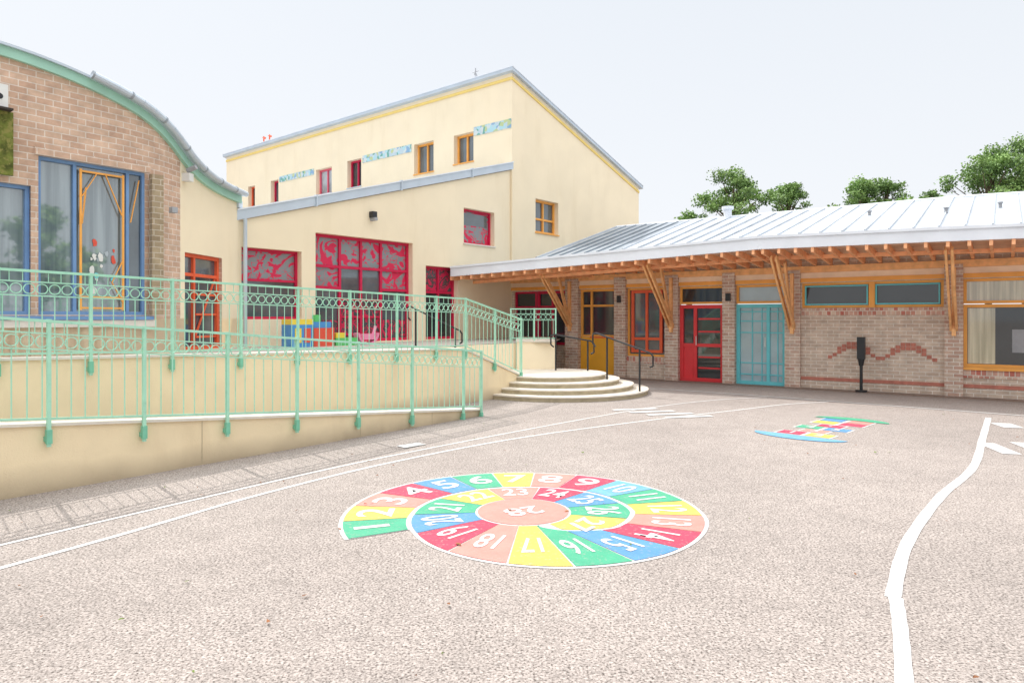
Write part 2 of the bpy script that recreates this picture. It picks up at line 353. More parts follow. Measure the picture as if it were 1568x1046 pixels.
# straight hopscotch
HP=empty('hopscotch'); h=MB('painted_cells',HP); FH=Fr((4.07,9.93),(.705,.709),(.709,-.705))
def cell(a0,a1,o0,o1,c):
    h.face([FH.pt(a0,o0,.004),FH.pt(a1,o0,.004),FH.pt(a1,o1,.004),FH.pt(a0,o1,.004)],'p_white')
    gg=.03; h.face([FH.pt(a0+gg,o0+gg,.008),FH.pt(a1-gg,o0+gg,.008),FH.pt(a1-gg,o1-gg,.008),FH.pt(a0+gg,o1-gg,.008)],c)
h.face([FH.pt(.28-.34*math.sin(t),-.68*math.cos(t),.008) for t in [math.pi*i/16 for i in range(17)]],'p_lblue')
for a0,row in ((.32,('p_red','p_yellow')),(.70,('p_pink',)),(1.02,('p_green','p_blue')),(1.36,('p_red',)),(1.70,('p_yellow','p_red')),(2.04,('p_blue','p_pink')),):
    if len(row)==2: cell(a0,a0+.36,-.42,0,row[0]);cell(a0,a0+.36,.002,.42,row[1])
    else: cell(a0,a0+.34,-.22,.22,row[0])
h.face([FH.pt(2.42+.3*math.sin(t),-.6*math.cos(t),.008) for t in [math.pi*i/16 for i in range(17)]],'p_green')
h.done()
for i,(a,o) in enumerate(((.5,-.2),(.5,.2),(.87,0),(1.2,-.2),(1.2,.2),(1.53,0))):
    q=FH.pt(a,o,0); digit(str(i+1),q[0],q[1],math.radians(-45),.26,HP,z=.0115)

# litter
l=MB('fallen_leaves')
for i in range(190):
    x=random.uniform(-5,9);y=random.uniform(1.6,13);a=random.uniform(0,6.28);r=random.uniform(.005,.016)
    if random.random()<.08:r*=2.0
    if x<-4.5+ .77*(y-6.56)+.2 and y>5: continue
    pts=[(x+math.cos(a+t)*r*k,y+math.sin(a+t)*r*k,.014+random.uniform(0,.012)) for t,k in((0,1.6),(1.2,.7),(2.4,.6),(3.14,1.3),(4,.7),(5.2,.6))]
    l.face(pts,'litter' if random.random()<.75 else 'litter_g')
l.done()

# ---------------------------------------------------------------- hall (tall cream building)
HB=empty('cream_school_hall')
def ptop(s): return 6.62+ (s/9.54)*2.72 if s<0 else 9.86-(s/8.46)*2.56
pops=[(-9.46,-7.93,1.72,3.34),(-7.54,-4.37,1.13,3.84),(-3.87,-2.55,1.13,3.25),(-2.30,-.88,4.03,5.1),(1.27,2.61,4.71,5.86)]
w=MB('walls',HB)
wall(w,FP.pt,-9.54,0,0,ptop,[o for o in pops if o[0]<0],'cream',.26)
wall(w,FP.pt,0,8.46,0,ptop,[pops[-1]],'cream',.26)
uops=[(16.0,16.62,7.1,8.1),(13.95,14.6,7.1,8.12),(9.88,11.01,7.05,8.14),(7.9,8.81,7.08,8.2),(3.71,4.76,7.1,8.22),(1.73,2.68,7.18,8.2)]
wall(w,FU.pt,0,18.7,0,lambda s:9.86,uops,'cream',.3)
A=FU.pt(18.7,0,0);Bp=FP.pt(8.46,0,0);D4=(A[0]+Bp[0],A[1]+Bp[1]-22.5,0)
def vw(p,q,za,zb): w.face([(p[0],p[1],0),(q[0],q[1],0),(q[0],q[1],zb),(p[0],p[1],za)],'cream',[(0,0),(10,0),(10,zb),(0,za)])
vw(A,D4,9.86,7.3);vw(D4,Bp,7.3,7.3)
w.done()
r=MB('roof_and_trim',HB)
def slab(P4,th,m):
    lo=[(x,y,z-th) for x,y,z in P4]
    r.face(P4,m);r.face(lo,m)
    for i in range(4):
        j=(i+1)%4;r.face([P4[i],P4[j],lo[j],lo[i]],m)
def hp(s_u,s_p,z):
    return (FU.d[0]*s_u+FP.d[0]*s_p, 22.5+FU.d[1]*s_u+FP.d[1]*s_p, z)
slab([hp(-.12,-.12,9.97),hp(18.85,-.12,9.97),hp(18.85,8.62,7.34),hp(-.12,8.62,7.34)],.11,'zinc')
slab([hp(-.14,-.14,9.995),hp(18.87,-.14,9.995),hp(18.87,8.64,7.365),hp(-.14,8.64,7.365)],.02,'zinc_lt')
r.box(FU,-.03,18.7,.0,.035,9.60,9.69,'yellow_trim')
q=[FP.pt(-.03,.035,9.60),FP.pt(8.46,.035,7.04),FP.pt(8.46,.035,7.13),FP.pt(-.03,.035,9.69)]
r.face(q,'yellow_trim'); r.face([FP.pt(-.03,.0,9.60),FP.pt(8.46,.0,7.04),q[1],q[0]],'yellow_trim')
def cop(s0,s1,o0,o1,dz0,dz1,m):
    P=FP.pt
    T=lambda s:6.62+(s/9.54)*2.72
    a=[P(s0,o1,T(s0)+dz0),P(s1,o1,T(s1)+dz0),P(s1,o1,T(s1)+dz1),P(s0,o1,T(s0)+dz1)]
    b=[P(s0,o0,T(s0)+dz0),P(s1,o0,T(s1)+dz0),P(s1,o0,T(s1)+dz1),P(s0,o0,T(s0)+dz1)]
    r.face(a,m);r.face(b,m)
    for i in range(4):
        j=(i+1)%4;r.face([a[i],a[j],b[j],b[i]],m)
cop(-9.6,-.01,-.3,.07,.02,.24,'zinc'); cop(-9.6,-.01,-.3,.10,.241,.27,'zinc_lt')
for s in (-7.56,-4.85,-2.0): cop(s-.02,s+.02,.0,.108,.0,.285,'zinc')
r.face([FP.pt(-9.54,-.1,4.0),FP.pt(-.0,-.1,6.7),FU.pt(18.7,.0,6.7),FU.pt(18.7,9.0,4.0)],'zinc')
r.tube(FP.pt(-9.42,.09,1.1),FP.pt(-9.42,.09,3.95),.045,'zinc',8)
r.tube(FP.pt(-.06,.06,3.4),FP.pt(-.06,.06,6.6),.035,'cream',8)
for a,b,c,d in ((.03,1.70,8.02,8.32),(4.9,7.80,7.98,8.26),(11.15,13.85,7.96,8.22)):
    r.box(FU,a,b,.0,.02,c,d,'mosaic')
r.tube(FU.pt(2.0,-.4,9.8),FU.pt(2.0,-.4,10.55),.02,'grey'); r.tube(FU.pt(1.85,-.4,10.42),FU.pt(2.15,-.4,10.42),.012,'grey'); r.tube(FU.pt(1.92,-.3,10.3),FU.pt(2.05,-.5,10.3),.05,'grey')
for s in (15.2,14.7): 
    r.tube(FU.pt(s,0,9.98),FU.pt(s,0,10.3),.03,'redorange'); r.tube(FU.pt(s-.12,0,10.2),FU.pt(s+.15,0,10.28),.05,'redorange',r1=.01)
r.box(FP,-5.9,-5.76,0,.16,4.38,4.54,'black'); r.box(FP,-5.87,-5.79,0,.22,4.30,4.38,'grey')
for (a,b_,c,d) in uops: r.box(FU,a-.03,b_+.03,-.28,.03,c-.04,c-.002,'orange' if a<5 else 'zinc')
r.box(FP,-2.33,-.85,-.25,.04,3.99,4.028,'coping');r.box(FP,1.24,2.64,-.25,.04,4.67,4.708,'orange')
r.done()
w=MB('windows',HB)
window(w,FP,-9.46,-7.93,1.72,3.34,'crimson','glass_mid',hb=(2.62,),fw=.06,out=-.2)
pane(w,FP,-9.40,-7.99,2.65,3.28,-.226,'glass_ornate')
window(w,FP,-7.54,-4.37,1.13,3.84,'crimson','glass_mid',vb=(-6.69,-6.02,-5.35),hb=(3.05,),fw=.075,out=-.2)
pane(w,FP,-7.47,-4.44,3.09,3.77,-.226,'glass_ornate'); pane(w,FP,-7.47,-6.72,2.55,3.02,-.226,'glass_ornate'); pane(w,FP,-5.31,-4.44,2.55,3.02,-.226,'glass_ornate')
pane(w,FP,-6.65,-5.38,1.2,2.15,-.226,'glass_ornate_dk')
for a,b_ in ((-7.47,-6.72),(-5.31,-4.44)): w.box(FP,a,b_,-.25,-.175,2.48,2.55,'crimson'); pane(w,FP,a,b_,1.2,1.7,-.226,'glass_ornate_dk')
window(w,FP,-3.87,-2.55,1.13,3.25,'crimson','glass_dark',vb=(-3.2,),hb=(2.5,),fw=.07,out=-.2)
pane(w,FP,-3.80,-2.6,2.54,3.18,-.226,'glass_ornate_dk')
window(w,FP,-2.30,-.88,4.03,5.1,'crimson','glass_ornate',fw=.06,out=-.2)
pane(w,FP,-2.2,-1.0,4.62,5.0,-.226,'glass_mid')
window(w,FP,1.27,2.61,4.71,5.86,'orange','glass_mid',vb=(1.94,),hb=(5.2,),fw=.07,out=-.2)
for (a,b,c,d),fc,gl in zip(uops,('redorange','crimson','pinkred','crimson','orange','orange'),('glass_dark','glass_mid','glass_pale','glass_dark','glass_mid','glass_mid')):
    window(w,FU,a,b,c,d,fc,gl,vb=((a+b)/2,) if b-a>.7 else (),fw=.07,out=-.22)
for a in (-6.65,-5.98):
    for z in (1.3,1.75,2.2): w.box(FP,a,a+.6,-.245,-.175,z,z+.05,'crimson')
w.done()

# ---------------------------------------------------------------- left building
LB=empty('curved_brick_building')
p0=(-6.75,11.56);pc=(-6.36,12.08);p1=(-6.29,12.80)
pl=[(-7.71-6*.6,10.28-6*.8)]+[FL.pt(s,0,0)[:2] for s in (-3,0,1,1.6)]
for i in range(1,13):
    t=i/12; pl.append(tuple((1-t)**2*p0[j]+2*t*(1-t)*pc[j]+t*t*p1[j] for j in (0,1)))
pl+= [FY.pt(s,0,0)[:2] for s in (.5,1.2,2.25)]
acc=[-6.0]
for a,b in zip(pl[:-1],pl[1:]): acc.append(acc[-1]+math.hypot(b[0]-a[0],b[1]-a[1]))
def cpt(s,out,z):
    i=min(max(bisect.bisect_right(acc,s)-1,0),len(pl)-2)
    a,b=pl[i],pl[i+1]; l=acc[i+1]-acc[i]; t=(s-acc[i])/l
    def nrm(j):
        a=pl[max(j-1,0)];b=pl[min(j+1,len(pl)-1)];l=math.hypot(b[0]-a[0],b[1]-a[1]);return ((b[1]-a[1])/l,-(b[0]-a[0])/l)
    n0,n1=nrm(i),nrm(i+1); nx=n0[0]*(1-t)+n1[0]*t; ny=n0[1]*(1-t)+n1[1]*t
    return (a[0]+(b[0]-a[0])*t+nx*out, a[1]+(b[1]-a[1])*t+ny*out, z)
SY=acc[-1]-2.25
TT=[(-6,5.85),(0,5.82),(.6,5.76),(1.16,5.66),(1.77,5.48),(2.2,5.33),(2.6,5.12),(3.05,4.84),(3.4,4.66),(3.9,4.52),(4.5,4.44),(5.4,4.40)]
def ltop(s): return sum(lerp_tab(TT,s+d) for d in(-.25,-.12,0,.12,.25))/5
send=acc[-1]
w=MB('walls',LB)
lops=[(-5,.40,1.80,3.80),(.50,2.15,1.80,4.30),(SY+.17,SY+1.53,1.12,3.01)]
def lm(s): return 'brick_left' if s<SY+.02 else 'cream'
ex=[x*.12-6 for x in range(0,97)]+[SY+.02]+acc
wall(w,cpt,-6,send,1.74,ltop,lops,'brick_left',.16,extra=ex,matf=lm,revmat='brick_left')
wall(w,cpt,-6,send,0,lambda s:1.74,[(lops[2][0],lops[2][1],1.12,1.8)],'cream',.01,extra=ex)
w.box(FL,2.20,2.40,-.02,.09,1.80,4.28,'brick_left_dk')
w.box(FL,.44,2.20,.0,.035,4.30,4.42,'brick_left')
w.done()
r=MB('roof_and_gutter',LB)
S=[-6+.2*i for i in range(int((send+6)/.2)+1)]+[send]
for a,b in zip(S[:-1],S[1:]):
    if b-a<1e-4: continue
    for (o0,o1,d0,d1,m) in ((.0,.07,-.12,.03,'mint_gutter'),(-.05,.12,.031,.07,'zinc')):
        q=[cpt(a,o1,ltop(a)+d0),cpt(b,o1,ltop(b)+d0),cpt(b,o1,ltop(b)+d1),cpt(a,o1,ltop(a)+d1)]
        e=[cpt(a,o0,ltop(a)+d0),cpt(b,o0,ltop(b)+d0),cpt(b,o0,ltop(b)+d1),cpt(a,o0,ltop(a)+d1)]
        r.face(q,m);r.face([q[0],q[1],e[1],e[0]],m);r.face([q[3],q[2],e[2],e[3]],m)
    if a>1.1: 
        r.tube(cpt(a,.17,ltop(a)+.08),cpt(b,.17,ltop(b)+.08),.062,'zinc',10)
        if int(round(a*5))%3==0: r.tube(cpt(a,.17,ltop(a)+.08),cpt(a+.03,.17,ltop(a+.03)+.08),.07,'zinc_dk',10)
    q0=cpt(a,0,ltop(a)+.02);q1=cpt(b,0,ltop(b)+.02)
    r.face([q0,q1,(q1[0]-7,q1[1]+1.5,q1[2]+.1),(q0[0]-7,q0[1]+1.5,q0[2]+.1)],'zinc')
r.tube(cpt(SY+.12,.08,4.55),cpt(SY+.12,.26,4.62),.05,'grey',8); r.box(FY,.06,.2,.0,.16,4.35,4.5,'white_plastic')
r.box(FL,2.50,2.60,.08,.20,3.63,3.73,'grey')
r.box(FY,2.15,2.32,-.2,.05,4.18,4.34,'zinc')
r.box(FL,-6,2.25,-.05,.06,1.72,1.78,'blue')
r.box(FL,-6,2.3,0,.04,1.60,1.715,'coping')
r.box(FL,-1.2,.14,.03,.10,3.90,4.85,'moss'); 
r.box(FL,-1.0,.06,.03,.15,4.88,5.24,'white_plastic'); r.tube(FL.pt(-.05,.15,5.05),FL.pt(-.05,.158,5.05),.045,'black',10); r.tube(FL.pt(-.3,.15,5.05),FL.pt(-.3,.158,5.05),.045,'black',10)
r.box(FL,-1.2,.10,.03,.24,4.85,4.88,'dark')
r.done()
w=MB('windows',LB)
window(w,FL,-5,.40,1.80,3.80,'blue','glass_curtain',vb=(-3.2,-1.6,-.6),fw=.055,out=-.10)
window(w,FL,.50,2.15,1.80,4.30,'blue','glass_curtain',vb=(1.04,1.86),fw=.055,out=-.10)
pane(w,FL,1.90,2.09,1.86,4.24,-.126,'glass_mid')
w.box(FL,.40,.50,-.15,-.02,1.80,3.8,'blue')
for a in (1.12,1.78): w.box(FL,a-.018,a+.018,-.065,-.05,1.88,4.2,'orange')
for z in (1.9,2.08,4.15): w.box(FL,1.10,1.78,-.066,-.052,z,z+.03,'orange')
for (a,z,b,y) in ((1.14,3.75,1.36,4.15),(1.76,3.5,1.5,4.15),(1.14,3.3,1.2,3.9),(1.78,2.75,1.6,2.35),(1.6,2.35,1.78,2.0),(1.90,3.4,2.04,4.15)):
    w.beam(FL.pt(a,-.055,z),FL.pt(b,-.055,y),.03,.012,'orange')
for i in range(14):
    x=random.uniform(1.3,1.66);z=random.uniform(2.2,3.3);rr_=random.uniform(.02,.06)
    w.face([FL.pt(x+rr_*math.cos(t)*random.uniform(.5,1.2),-.122+.0015*i*.3,z+rr_*1.6*math.sin(t)*random.uniform(.5,1.2)) for t in [6.28*j/9 for j in range(9)]],random.choice(('toy_red','white_plastic','teal','white_plastic','glass_pale')))
window(w,FY,.17,1.53,1.12,3.01,'redorange','glass_mid',vb=(.62,),hb=(2.6,),fw=.07,out=-.1)
for z in (1.35,1.8,2.2): w.box(FY,.7,1.45,-.13,-.08,z,z+.04,'redorange')
w.beam(FY.pt(.7,-.1,1.4),FY.pt(1.4,-.1,2.55),.03,.03,'redorange')
w.done()

# ---------------------------------------------------------------- terrace, walls, ramp
iw=lambda t:1.27-.0205*t
ow=lambda t:.695-.0838*t
T=MB('terrace_retaining_wall')
def strip(mb,fr,t0,t1,zf,thick,m,z0=0,cap=None,capm='coping'):
    P=fr.pt; a=[P(t0,0,z0),P(t1,0,z0),P(t1,0,zf(t1)),P(t0,0,zf(t0))]; b=[P(t0,-thick,z0),P(t1,-thick,z0),P(t1,-thick,zf(t1)),P(t0,-thick,zf(t0))]
    uv=[(t0,z0),(t1,z0),(t1,zf(t1)),(t0,zf(t0))]
    mb.face(a,m,uv);mb.face(b,m,uv);mb.face([a[1],b[1],b[2],a[2]],m);mb.face([a[0],b[0],b[3],a[3]],m);mb.face([a[3],a[2],b[2],b[3]],m)
    if cap:
        c=[P(t0,.03,zf(t0)+.002),P(t1+.02,.03,zf(t1)+.002),P(t1+.02,-thick-.03,zf(t1)+.002),P(t0,-thick-.03,zf(t0)+.002)]
        d=[(x,y,z+cap) for x,y,z in c]; mb.face(c,capm);mb.face(d,capm)
        for i in range(4):
            j=(i+1)%4;mb.face([c[i],c[j],d[j],d[i]],capm)
strip(T,FI,-6,8.25,iw,.2,'cream_low',0,.03)
strip(T,FI,8.25,10.14,lambda t:1.10-(t-8.25)*.35,.2,'cream_low',0,.03)
T.done()
T=MB('ramp_retaining_wall'); strip(T,FO,-5,7.12,ow,.2,'cream_low',0,.03)
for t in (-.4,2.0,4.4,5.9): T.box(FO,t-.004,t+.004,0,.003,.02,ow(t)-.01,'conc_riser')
T.done()
T=MB('ramp'); T.face([FO.pt(-5,-.2,1.0),FO.pt(7.4,-.2,.006),FO.pt(7.4,-1.4,.006),FO.pt(-5,-1.4,1.0)],'terrace'); T.done()
T=MB('terrace_floor')
z=1.10
pts=[FI.pt(-6,-.2,z),FI.pt(8.25,-.2,z),FI.pt(8.25,-1.7,z),(-.12,17.7,z),(1.0,17.32,z),(1.55,21.4,z),(0,22.5,z),FP.pt(-9.5,.0,z),(-6.29,12.8,z),FL.pt(-6,0,z)]
T.face(pts,'terrace')
T.done()
T=MB('entrance_planter_wall')
FB=Fr((.12,17.5),(1,-.02),(-.02,-1)); T.box(FB,0,.98,-3.9,.0,0,1.13,'cream'); T.box(FB,-.02,1.0,-3.9,.03,1.132,1.17,'conc'); T.done()
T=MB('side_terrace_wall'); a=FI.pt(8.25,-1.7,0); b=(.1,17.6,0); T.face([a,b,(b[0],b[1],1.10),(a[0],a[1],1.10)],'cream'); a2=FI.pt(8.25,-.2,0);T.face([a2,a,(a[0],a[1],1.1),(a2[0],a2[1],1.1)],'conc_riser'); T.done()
ST=MB('side_stairs')
for i in range(5): ST.box(FI,8.25+i*.3,8.25+(i+1)*.3-.001,-1.69,-.21,0,1.10-.14*(i+1),'conc')
ST.done()
CS=MB('curved_entrance_steps')
def disc(cx_,cy_,r_,z0,z1,rz=1.0):
    n=72; P=[(cx_+r_*math.cos(6.2832*i/n),cy_+r_*math.sin(6.2832*i/n)*rz) for i in range(n)]
    Pn=[(cx_+(r_+.02)*math.cos(6.2832*i/n),cy_+(r_+.02)*math.sin(6.2832*i/n)*rz) for i in range(n)]
    for i in range(n):
        j=(i+1)%n
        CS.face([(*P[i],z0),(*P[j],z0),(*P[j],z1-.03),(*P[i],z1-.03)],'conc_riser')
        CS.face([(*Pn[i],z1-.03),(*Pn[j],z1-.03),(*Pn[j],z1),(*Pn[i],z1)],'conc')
        CS.face([(*P[i],z1-.03),(*P[j],z1-.03),(*Pn[j],z1-.03),(*Pn[i],z1-.03)],'conc')
    CS.face([(*p,z1) for p in Pn],'conc')
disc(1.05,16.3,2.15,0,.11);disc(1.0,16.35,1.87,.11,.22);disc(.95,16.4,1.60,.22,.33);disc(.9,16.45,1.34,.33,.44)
CS.done()

# ---------------------------------------------------------------- railings
def railing(name,pieces,posts,pitch=.13,bottom_gap=.06,hang=True):
    E=empty(name); P_=MB('posts',E);Rl=MB('rails_and_pickets',E)
    for fr,t0,t1,zt,zb,out in pieces:
        for d,rw in ((0,.018),(.125,.009),(.285,.009)):
            Rl.beam(fr.pt(t0,out,zt(t0)-d),fr.pt(t1,out,zt(t1)-d),.045 if d==0 else .018,rw*1.6,'mint')
        Rl.beam(fr.pt(t0,out,zb(t0)+bottom_gap),fr.pt(t1,out,zb(t1)+bottom_gap),.018,.022,'mint')
        n=int((t1-t0)/pitch)
        for i in range(n+1):
            t=t0+(i+.5)*(t1-t0)/(n+1)
            Rl.tube(fr.pt(t,out,zb(t)+bottom_gap),fr.pt(t,out,zt(t)-.285),.0065,'mint',5)
            Rl.tube(fr.pt(t+pitch/2,out,zt(t)-.125),fr.pt(t+pitch/2,out,zt(t)),.0055,'mint',4)
            c=zt(t)-.205; rr=.058
            ring=[fr.pt(t+rr*math.cos(6.2832*k/12),out,c+rr*math.sin(6.2832*k/12)) for k in range(13)]
            for a,b in zip(ring[:-1],ring[1:]): Rl.beam(a,b,.010,.009,'mint',up=(fr.n[0],fr.n[1],0))
    for fr,t,ztop,zbot,out in posts:
        P_.beam(fr.pt(t,out,zbot),fr.pt(t,out,ztop),.035,.035,'mint',up=(fr.d[0],fr.d[1],0))
        if hang:
            P_.beam(fr.pt(t,out+.0,zbot+.03),fr.pt(t,out,zbot+.17),.052,.05,'mint_dk',up=(fr.d[0],fr.d[1],0))
            P_.box(fr,t-.03,t+.03,0.002,out,zbot+.05,zbot+.10,'mint_dk')
        P_.tube(fr.pt(t,out,ztop),fr.pt(t,out,ztop+.02),.024,'mint',8)
    P_.done();Rl.done()
ot=lambda t:ow(t)+1.055
railing('ramp_railing',[(FO,-4.5,7.1,ot,lambda t:ow(t)+.02,.055)],[(FO,t,ot(t),ow(t)-.20,.055) for t in (-3.9,-2.85,-1.75,-.68,.39,1.31,2.29,3.28,4.32,5.40,6.61,7.09)])
it=lambda t:2.308-.0205*t
it2=lambda t:2.14-(t-8.25)*.225
railing('terrace_railing',[(FI,-5,8.25,it,lambda t:iw(t)+.02,.055),(FI,8.25,10.14,it2,lambda t:1.12-(t-8.25)*.35,.055)],
    [(FI,t,it(t),iw(t)-.2,.055) for t in (-4,-2.9,-1.8,-.7,.35,1.3,2.3,3.3,4.27,5.3,6.37,7.4,8.25)]+[(FI,9.2,it2(9.2),.6,.055),(FI,10.14,1.73,.35,.055)])
railing('planter_railing',[(FB,-.15,1.0,lambda t:1.98,lambda t:1.17,-.03)],[(FB,-.15,1.98,1.1,-.03),(FB,1.0,1.98,1.17,-.03),(FB,.45,1.98,1.17,-.03)],hang=False)
def loop(mb,a,b,drop=.30,posts=()):
    a=Vector(a);b=Vector(b);dv=Vector((0,0,-drop)); d=(b-a).normalized()*.08
    pts=[a,b,b+d+dv*.15,b+d+dv*.85,b+dv]; mb.path(pts,.019,'black'); mb.path([a+dv,a-d+dv*.85,a-d+dv*.15,a],.019,'black')
    for (t,zb) in posts:
        q=a+(b-a)*t; mb.tube(q,(q[0],q[1],zb),.022,'black',8)
H_=MB('black_handrail'); loop(H_,(1.96,16.0,1.40),(3.05,15.1,.98),.32,((.22,.3),(.82,0))); H_.done()
H_=MB('black_handrail'); loop(H_,(1.05,17.1,1.34),(1.95,16.9,1.18),.32,((.05,.3),(.92,.1)));H_.done()
H_=MB('black_handrail'); loop(H_,FI.pt(8.2,-1.5,2.0),FI.pt(9.8,-1.5,1.45),.3,((.1,1.0),(.9,.3)));H_.done()

# ---------------------------------------------------------------- classroom wing
CW=empty('brick_classroom_wing')
w=MB('walls',CW)
rops=[(.1,2.11,.9,2.6),(2.58,3.80,.06,2.62),(4.17,5.39,.64,2.62),(5.78,7.03,.0,2.62),(7.36,8.63,.0,2.62),(9.02,12.05,2.0,2.62),(12.42,19,.66,2.62)]
wall(w,FR.pt,0,20,0,lambda s:3.5,rops,'brick_right',.14)
for a,b in ((2.11,2.58),(3.80,4.17),(5.39,5.78),(7.03,7.36),(8.63,9.0),(12.07,12.42),(19,19.4)): w.box(FR,a,b,-.02,.12,0,2.95,'brick_pier')
w.box(FR,9.0,12.07,.0,.018,1.82,1.99,'brick_band'); w.box(FR,12.42,19,.0,.018,.42,.60,'brick_band'); w.box(FR,4.17,5.39,0,.018,.44,.62,'brick_band')
w.box(FR,9.0,12.07,.0,.012,.20,.28,'brick_red'); w.box(FR,12.42,19,.0,.012,.20,.28,'brick_red')
for c in (10.20,11.35):
    for i in range(-5,6):
        x=c+i*.105; zz=1.17-max(0,abs(i)-1)*.062; w.box(FR,x-.047,x+.047,.0,.010,zz-.17,zz-.09,'brick_red'); 
        if abs(i)<4: w.box(FR,x-.047,x+.047,.0,.010,zz-.082,zz,'brick_red')
w.box(FR,0,20,.0,.05,2.64,2.74,'orange'); w.box(FR,0,20,0,.10,2.88,3.04,'wood'); w.box(FR,0,20,0,.03,2.741,2.879,'soffit')
w.face([FR.pt(20,0,0),FR.pt(20,-8,0),FR.pt(20,-8,3.5),FR.pt(20,0,3.5)],'brick_right')
w.done()
w=MB('windows_and_doors',CW)
window(w,FR,.1,.95,.9,2.6,'crimson','glass_dark',hb=(2.1,),fw=.06,out=-.08); window(w,FR,.98,2.11,.9,2.6,'crimson','glass_dark',vb=(1.55,),hb=(2.1,),fw=.08,out=-.08)
window(w,FR,2.58,3.80,1.17,2.62,'orange','glass_dark',hb=(2.12,),vb=(2.95,),fw=.07,out=-.08); w.box(FR,2.58,3.80,-.13,-.04,.06,1.16,'orange_panel'); w.box(FR,2.9,3.80,-.1,-.035,1.14,1.18,'redorange')
window(w,FR,4.17,5.39,.64,2.62,'orange','glass_mid',fw=.06,out=-.08)
window(w,FR,4.30,5.26,.75,2.55,'redorange','glass_mid',vb=(4.78,),hb=(1.15,),fw=.08,out=-.045)
window(w,FR,5.78,7.03,2.13,2.62,'orange','glass_dark',fw=.06,out=-.08); 
window(w,FR,5.78,7.03,.0,2.11,'reddoor','glass_dark',vb=(6.22,),hb=(1.0,),fw=.10,out=-.07)
for z_ in (.35,.65,1.35,1.7): w.box(FR,6.30,6.9,-.105,-.075,z_,z_+.045,'reddoor')
w.box(FR,5.88,6.16,-.095,-.08,.1,1.0,'reddoor'); w.tube(FR.pt(6.27,.02,1.0),FR.pt(6.27,.02,1.25),.012,'white_plastic')
window(w,FR,7.36,8.63,2.13,2.62,'orange','glass_teal',fw=.06,out=-.08)
window(w,FR,7.36,8.63,.0,2.11,'teal','glass_teal',vb=(8.18,),fw=.09,out=-.07)
for z_ in (.25,.55,1.35,1.65,1.9): w.box(FR,7.46,8.55,-.095,-.078,z_,z_+.03,'teal')
for x_ in (7.75,8.0,8.4): w.box(FR,x_,x_+.025,-.096,-.079,.1,2.0,'teal')
w.tube(FR.pt(8.12,.02,1.0),FR.pt(8.12,.02,1.25),.012,'white_plastic')
window(w,FR,9.02,10.58,2.0,2.62,'orange','glass_dark',fw=.06,out=-.07); window(w,FR,10.6,12.05,2.0,2.62,'orange','glass_dark',fw=.06,out=-.07)
for a,b in ((9.09,10.51),(10.67,11.98)): window(w,FR,a,b,2.07,2.55,'teal','glass_dark',fw=.03,out=-.035)
w.box(FR,10.53,10.66,-.1,.015,2.0,2.62,'orange')
window(w,FR,12.42,19,2.07,2.62,'orange','glass_yellow',vb=(13.6,14.9,16),fw=.06,out=-.07)
window(w,FR,12.42,19,.66,2.05,'orange','glass_dark',vb=(13.7,14.9),fw=.07,out=-.07)
pane(w,FR,12.5,13.0,.74,1.97,-.095,'glass_yellow')
pane(w,FR,13.3,15,1.0,1.5,-.096,'grey')
w.box(FR,12.42,19,-.02,.06,.60,.66,'orange')
w.box(FR,3.93,4.03,.12,.2,2.2,2.4,'black');w.box(FR,7.14,7.26,.12,.2,2.2,2.4,'black')
w.done()
E=[(-1.83,20.29,2.98,3.27),(5.70,15.82,3.34,3.64),(8.55,13.68,3.28,3.56),(12.2,11.94,3.27,3.53),(15.4,9.9,3.27,3.53)]
def elerp(f):
    i=min(int(f),len(E)-2);t=f-i; return tuple(E[i][k]+(E[i+1][k]-E[i][k])*t for k in range(4))
c=MB('canopy_roof',CW)
bx,by=.585,.811
for a,b in zip(E[:-1],E[1:]):
    c.face([(a[0],a[1],a[2]),(b[0],b[1],b[2]),(b[0],b[1],b[3]),(a[0],a[1],a[3])],'zinc_lt')
    c.face([(a[0]-bx*.03,a[1]-by*.03,a[3]-.05),(b[0]-bx*.03,b[1]-by*.03,b[3]-.05),(b[0]-bx*.03,b[1]-by*.03,b[3]+.01),(a[0]-bx*.03,a[1]-by*.03,a[3]+.01)],'zinc_lt')
    c.face([(a[0]-bx*.03,a[1]-by*.03,a[3]-.05),(b[0]-bx*.03,b[1]-by*.03,b[3]-.05),(b[0],b[1],b[3]-.05),(a[0],a[1],a[3]-.05)],'zinc')
    c.face([(a[0],a[1],a[2]),(b[0],b[1],b[2]),(b[0]+bx*.12,b[1]+by*.12,b[2]),(a[0]+bx*.12,a[1]+by*.12,a[2])],'zinc_lt')
def ridge(p): return (p[0]+bx*5,p[1]+by*5,4.87)
F0=(.67,19.40)
t0=(F0[0]-E[0][0])/(E[1][0]-E[0][0]); f0=elerp(t0)
R0=(3.6,23.5,4.87); R1=ridge(E[1]);R2=ridge(E[2]);R3=ridge(E[3]);R4=ridge(E[4])
top=lambda e:(e[0],e[1],e[3])
def roofquad(a,b,rb,ra,n,m='roof'):
    c.face([a,b,rb,ra],m)
    for i in range(n):
        t=i/n; p=Vector(a).lerp(Vector(b),t);q=Vector(ra).lerp(Vector(rb),t)
        c.beam(p+Vector((0,0,.018)),q+Vector((0,0,.018)),.025,.036,m)
mid_=elerp(.62); Rm=tuple(Vector(R0).lerp(Vector(R1),.42))
roofquad(top(f0),top(mid_),Rm,R0,7,'roof_refl_dk'); roofquad(top(mid_),top(E[1]),R1,Rm,8); roofquad(top(E[1]),top(E[2]),R2,R1,8); roofquad(top(E[2]),top(E[3]),R3,R2,9);roofquad(top(E[3]),top(E[4]),R4,R3,8)  # left bay takes the darker copy, its dark reflection painted in
C0=(.2,22.7,3.35)
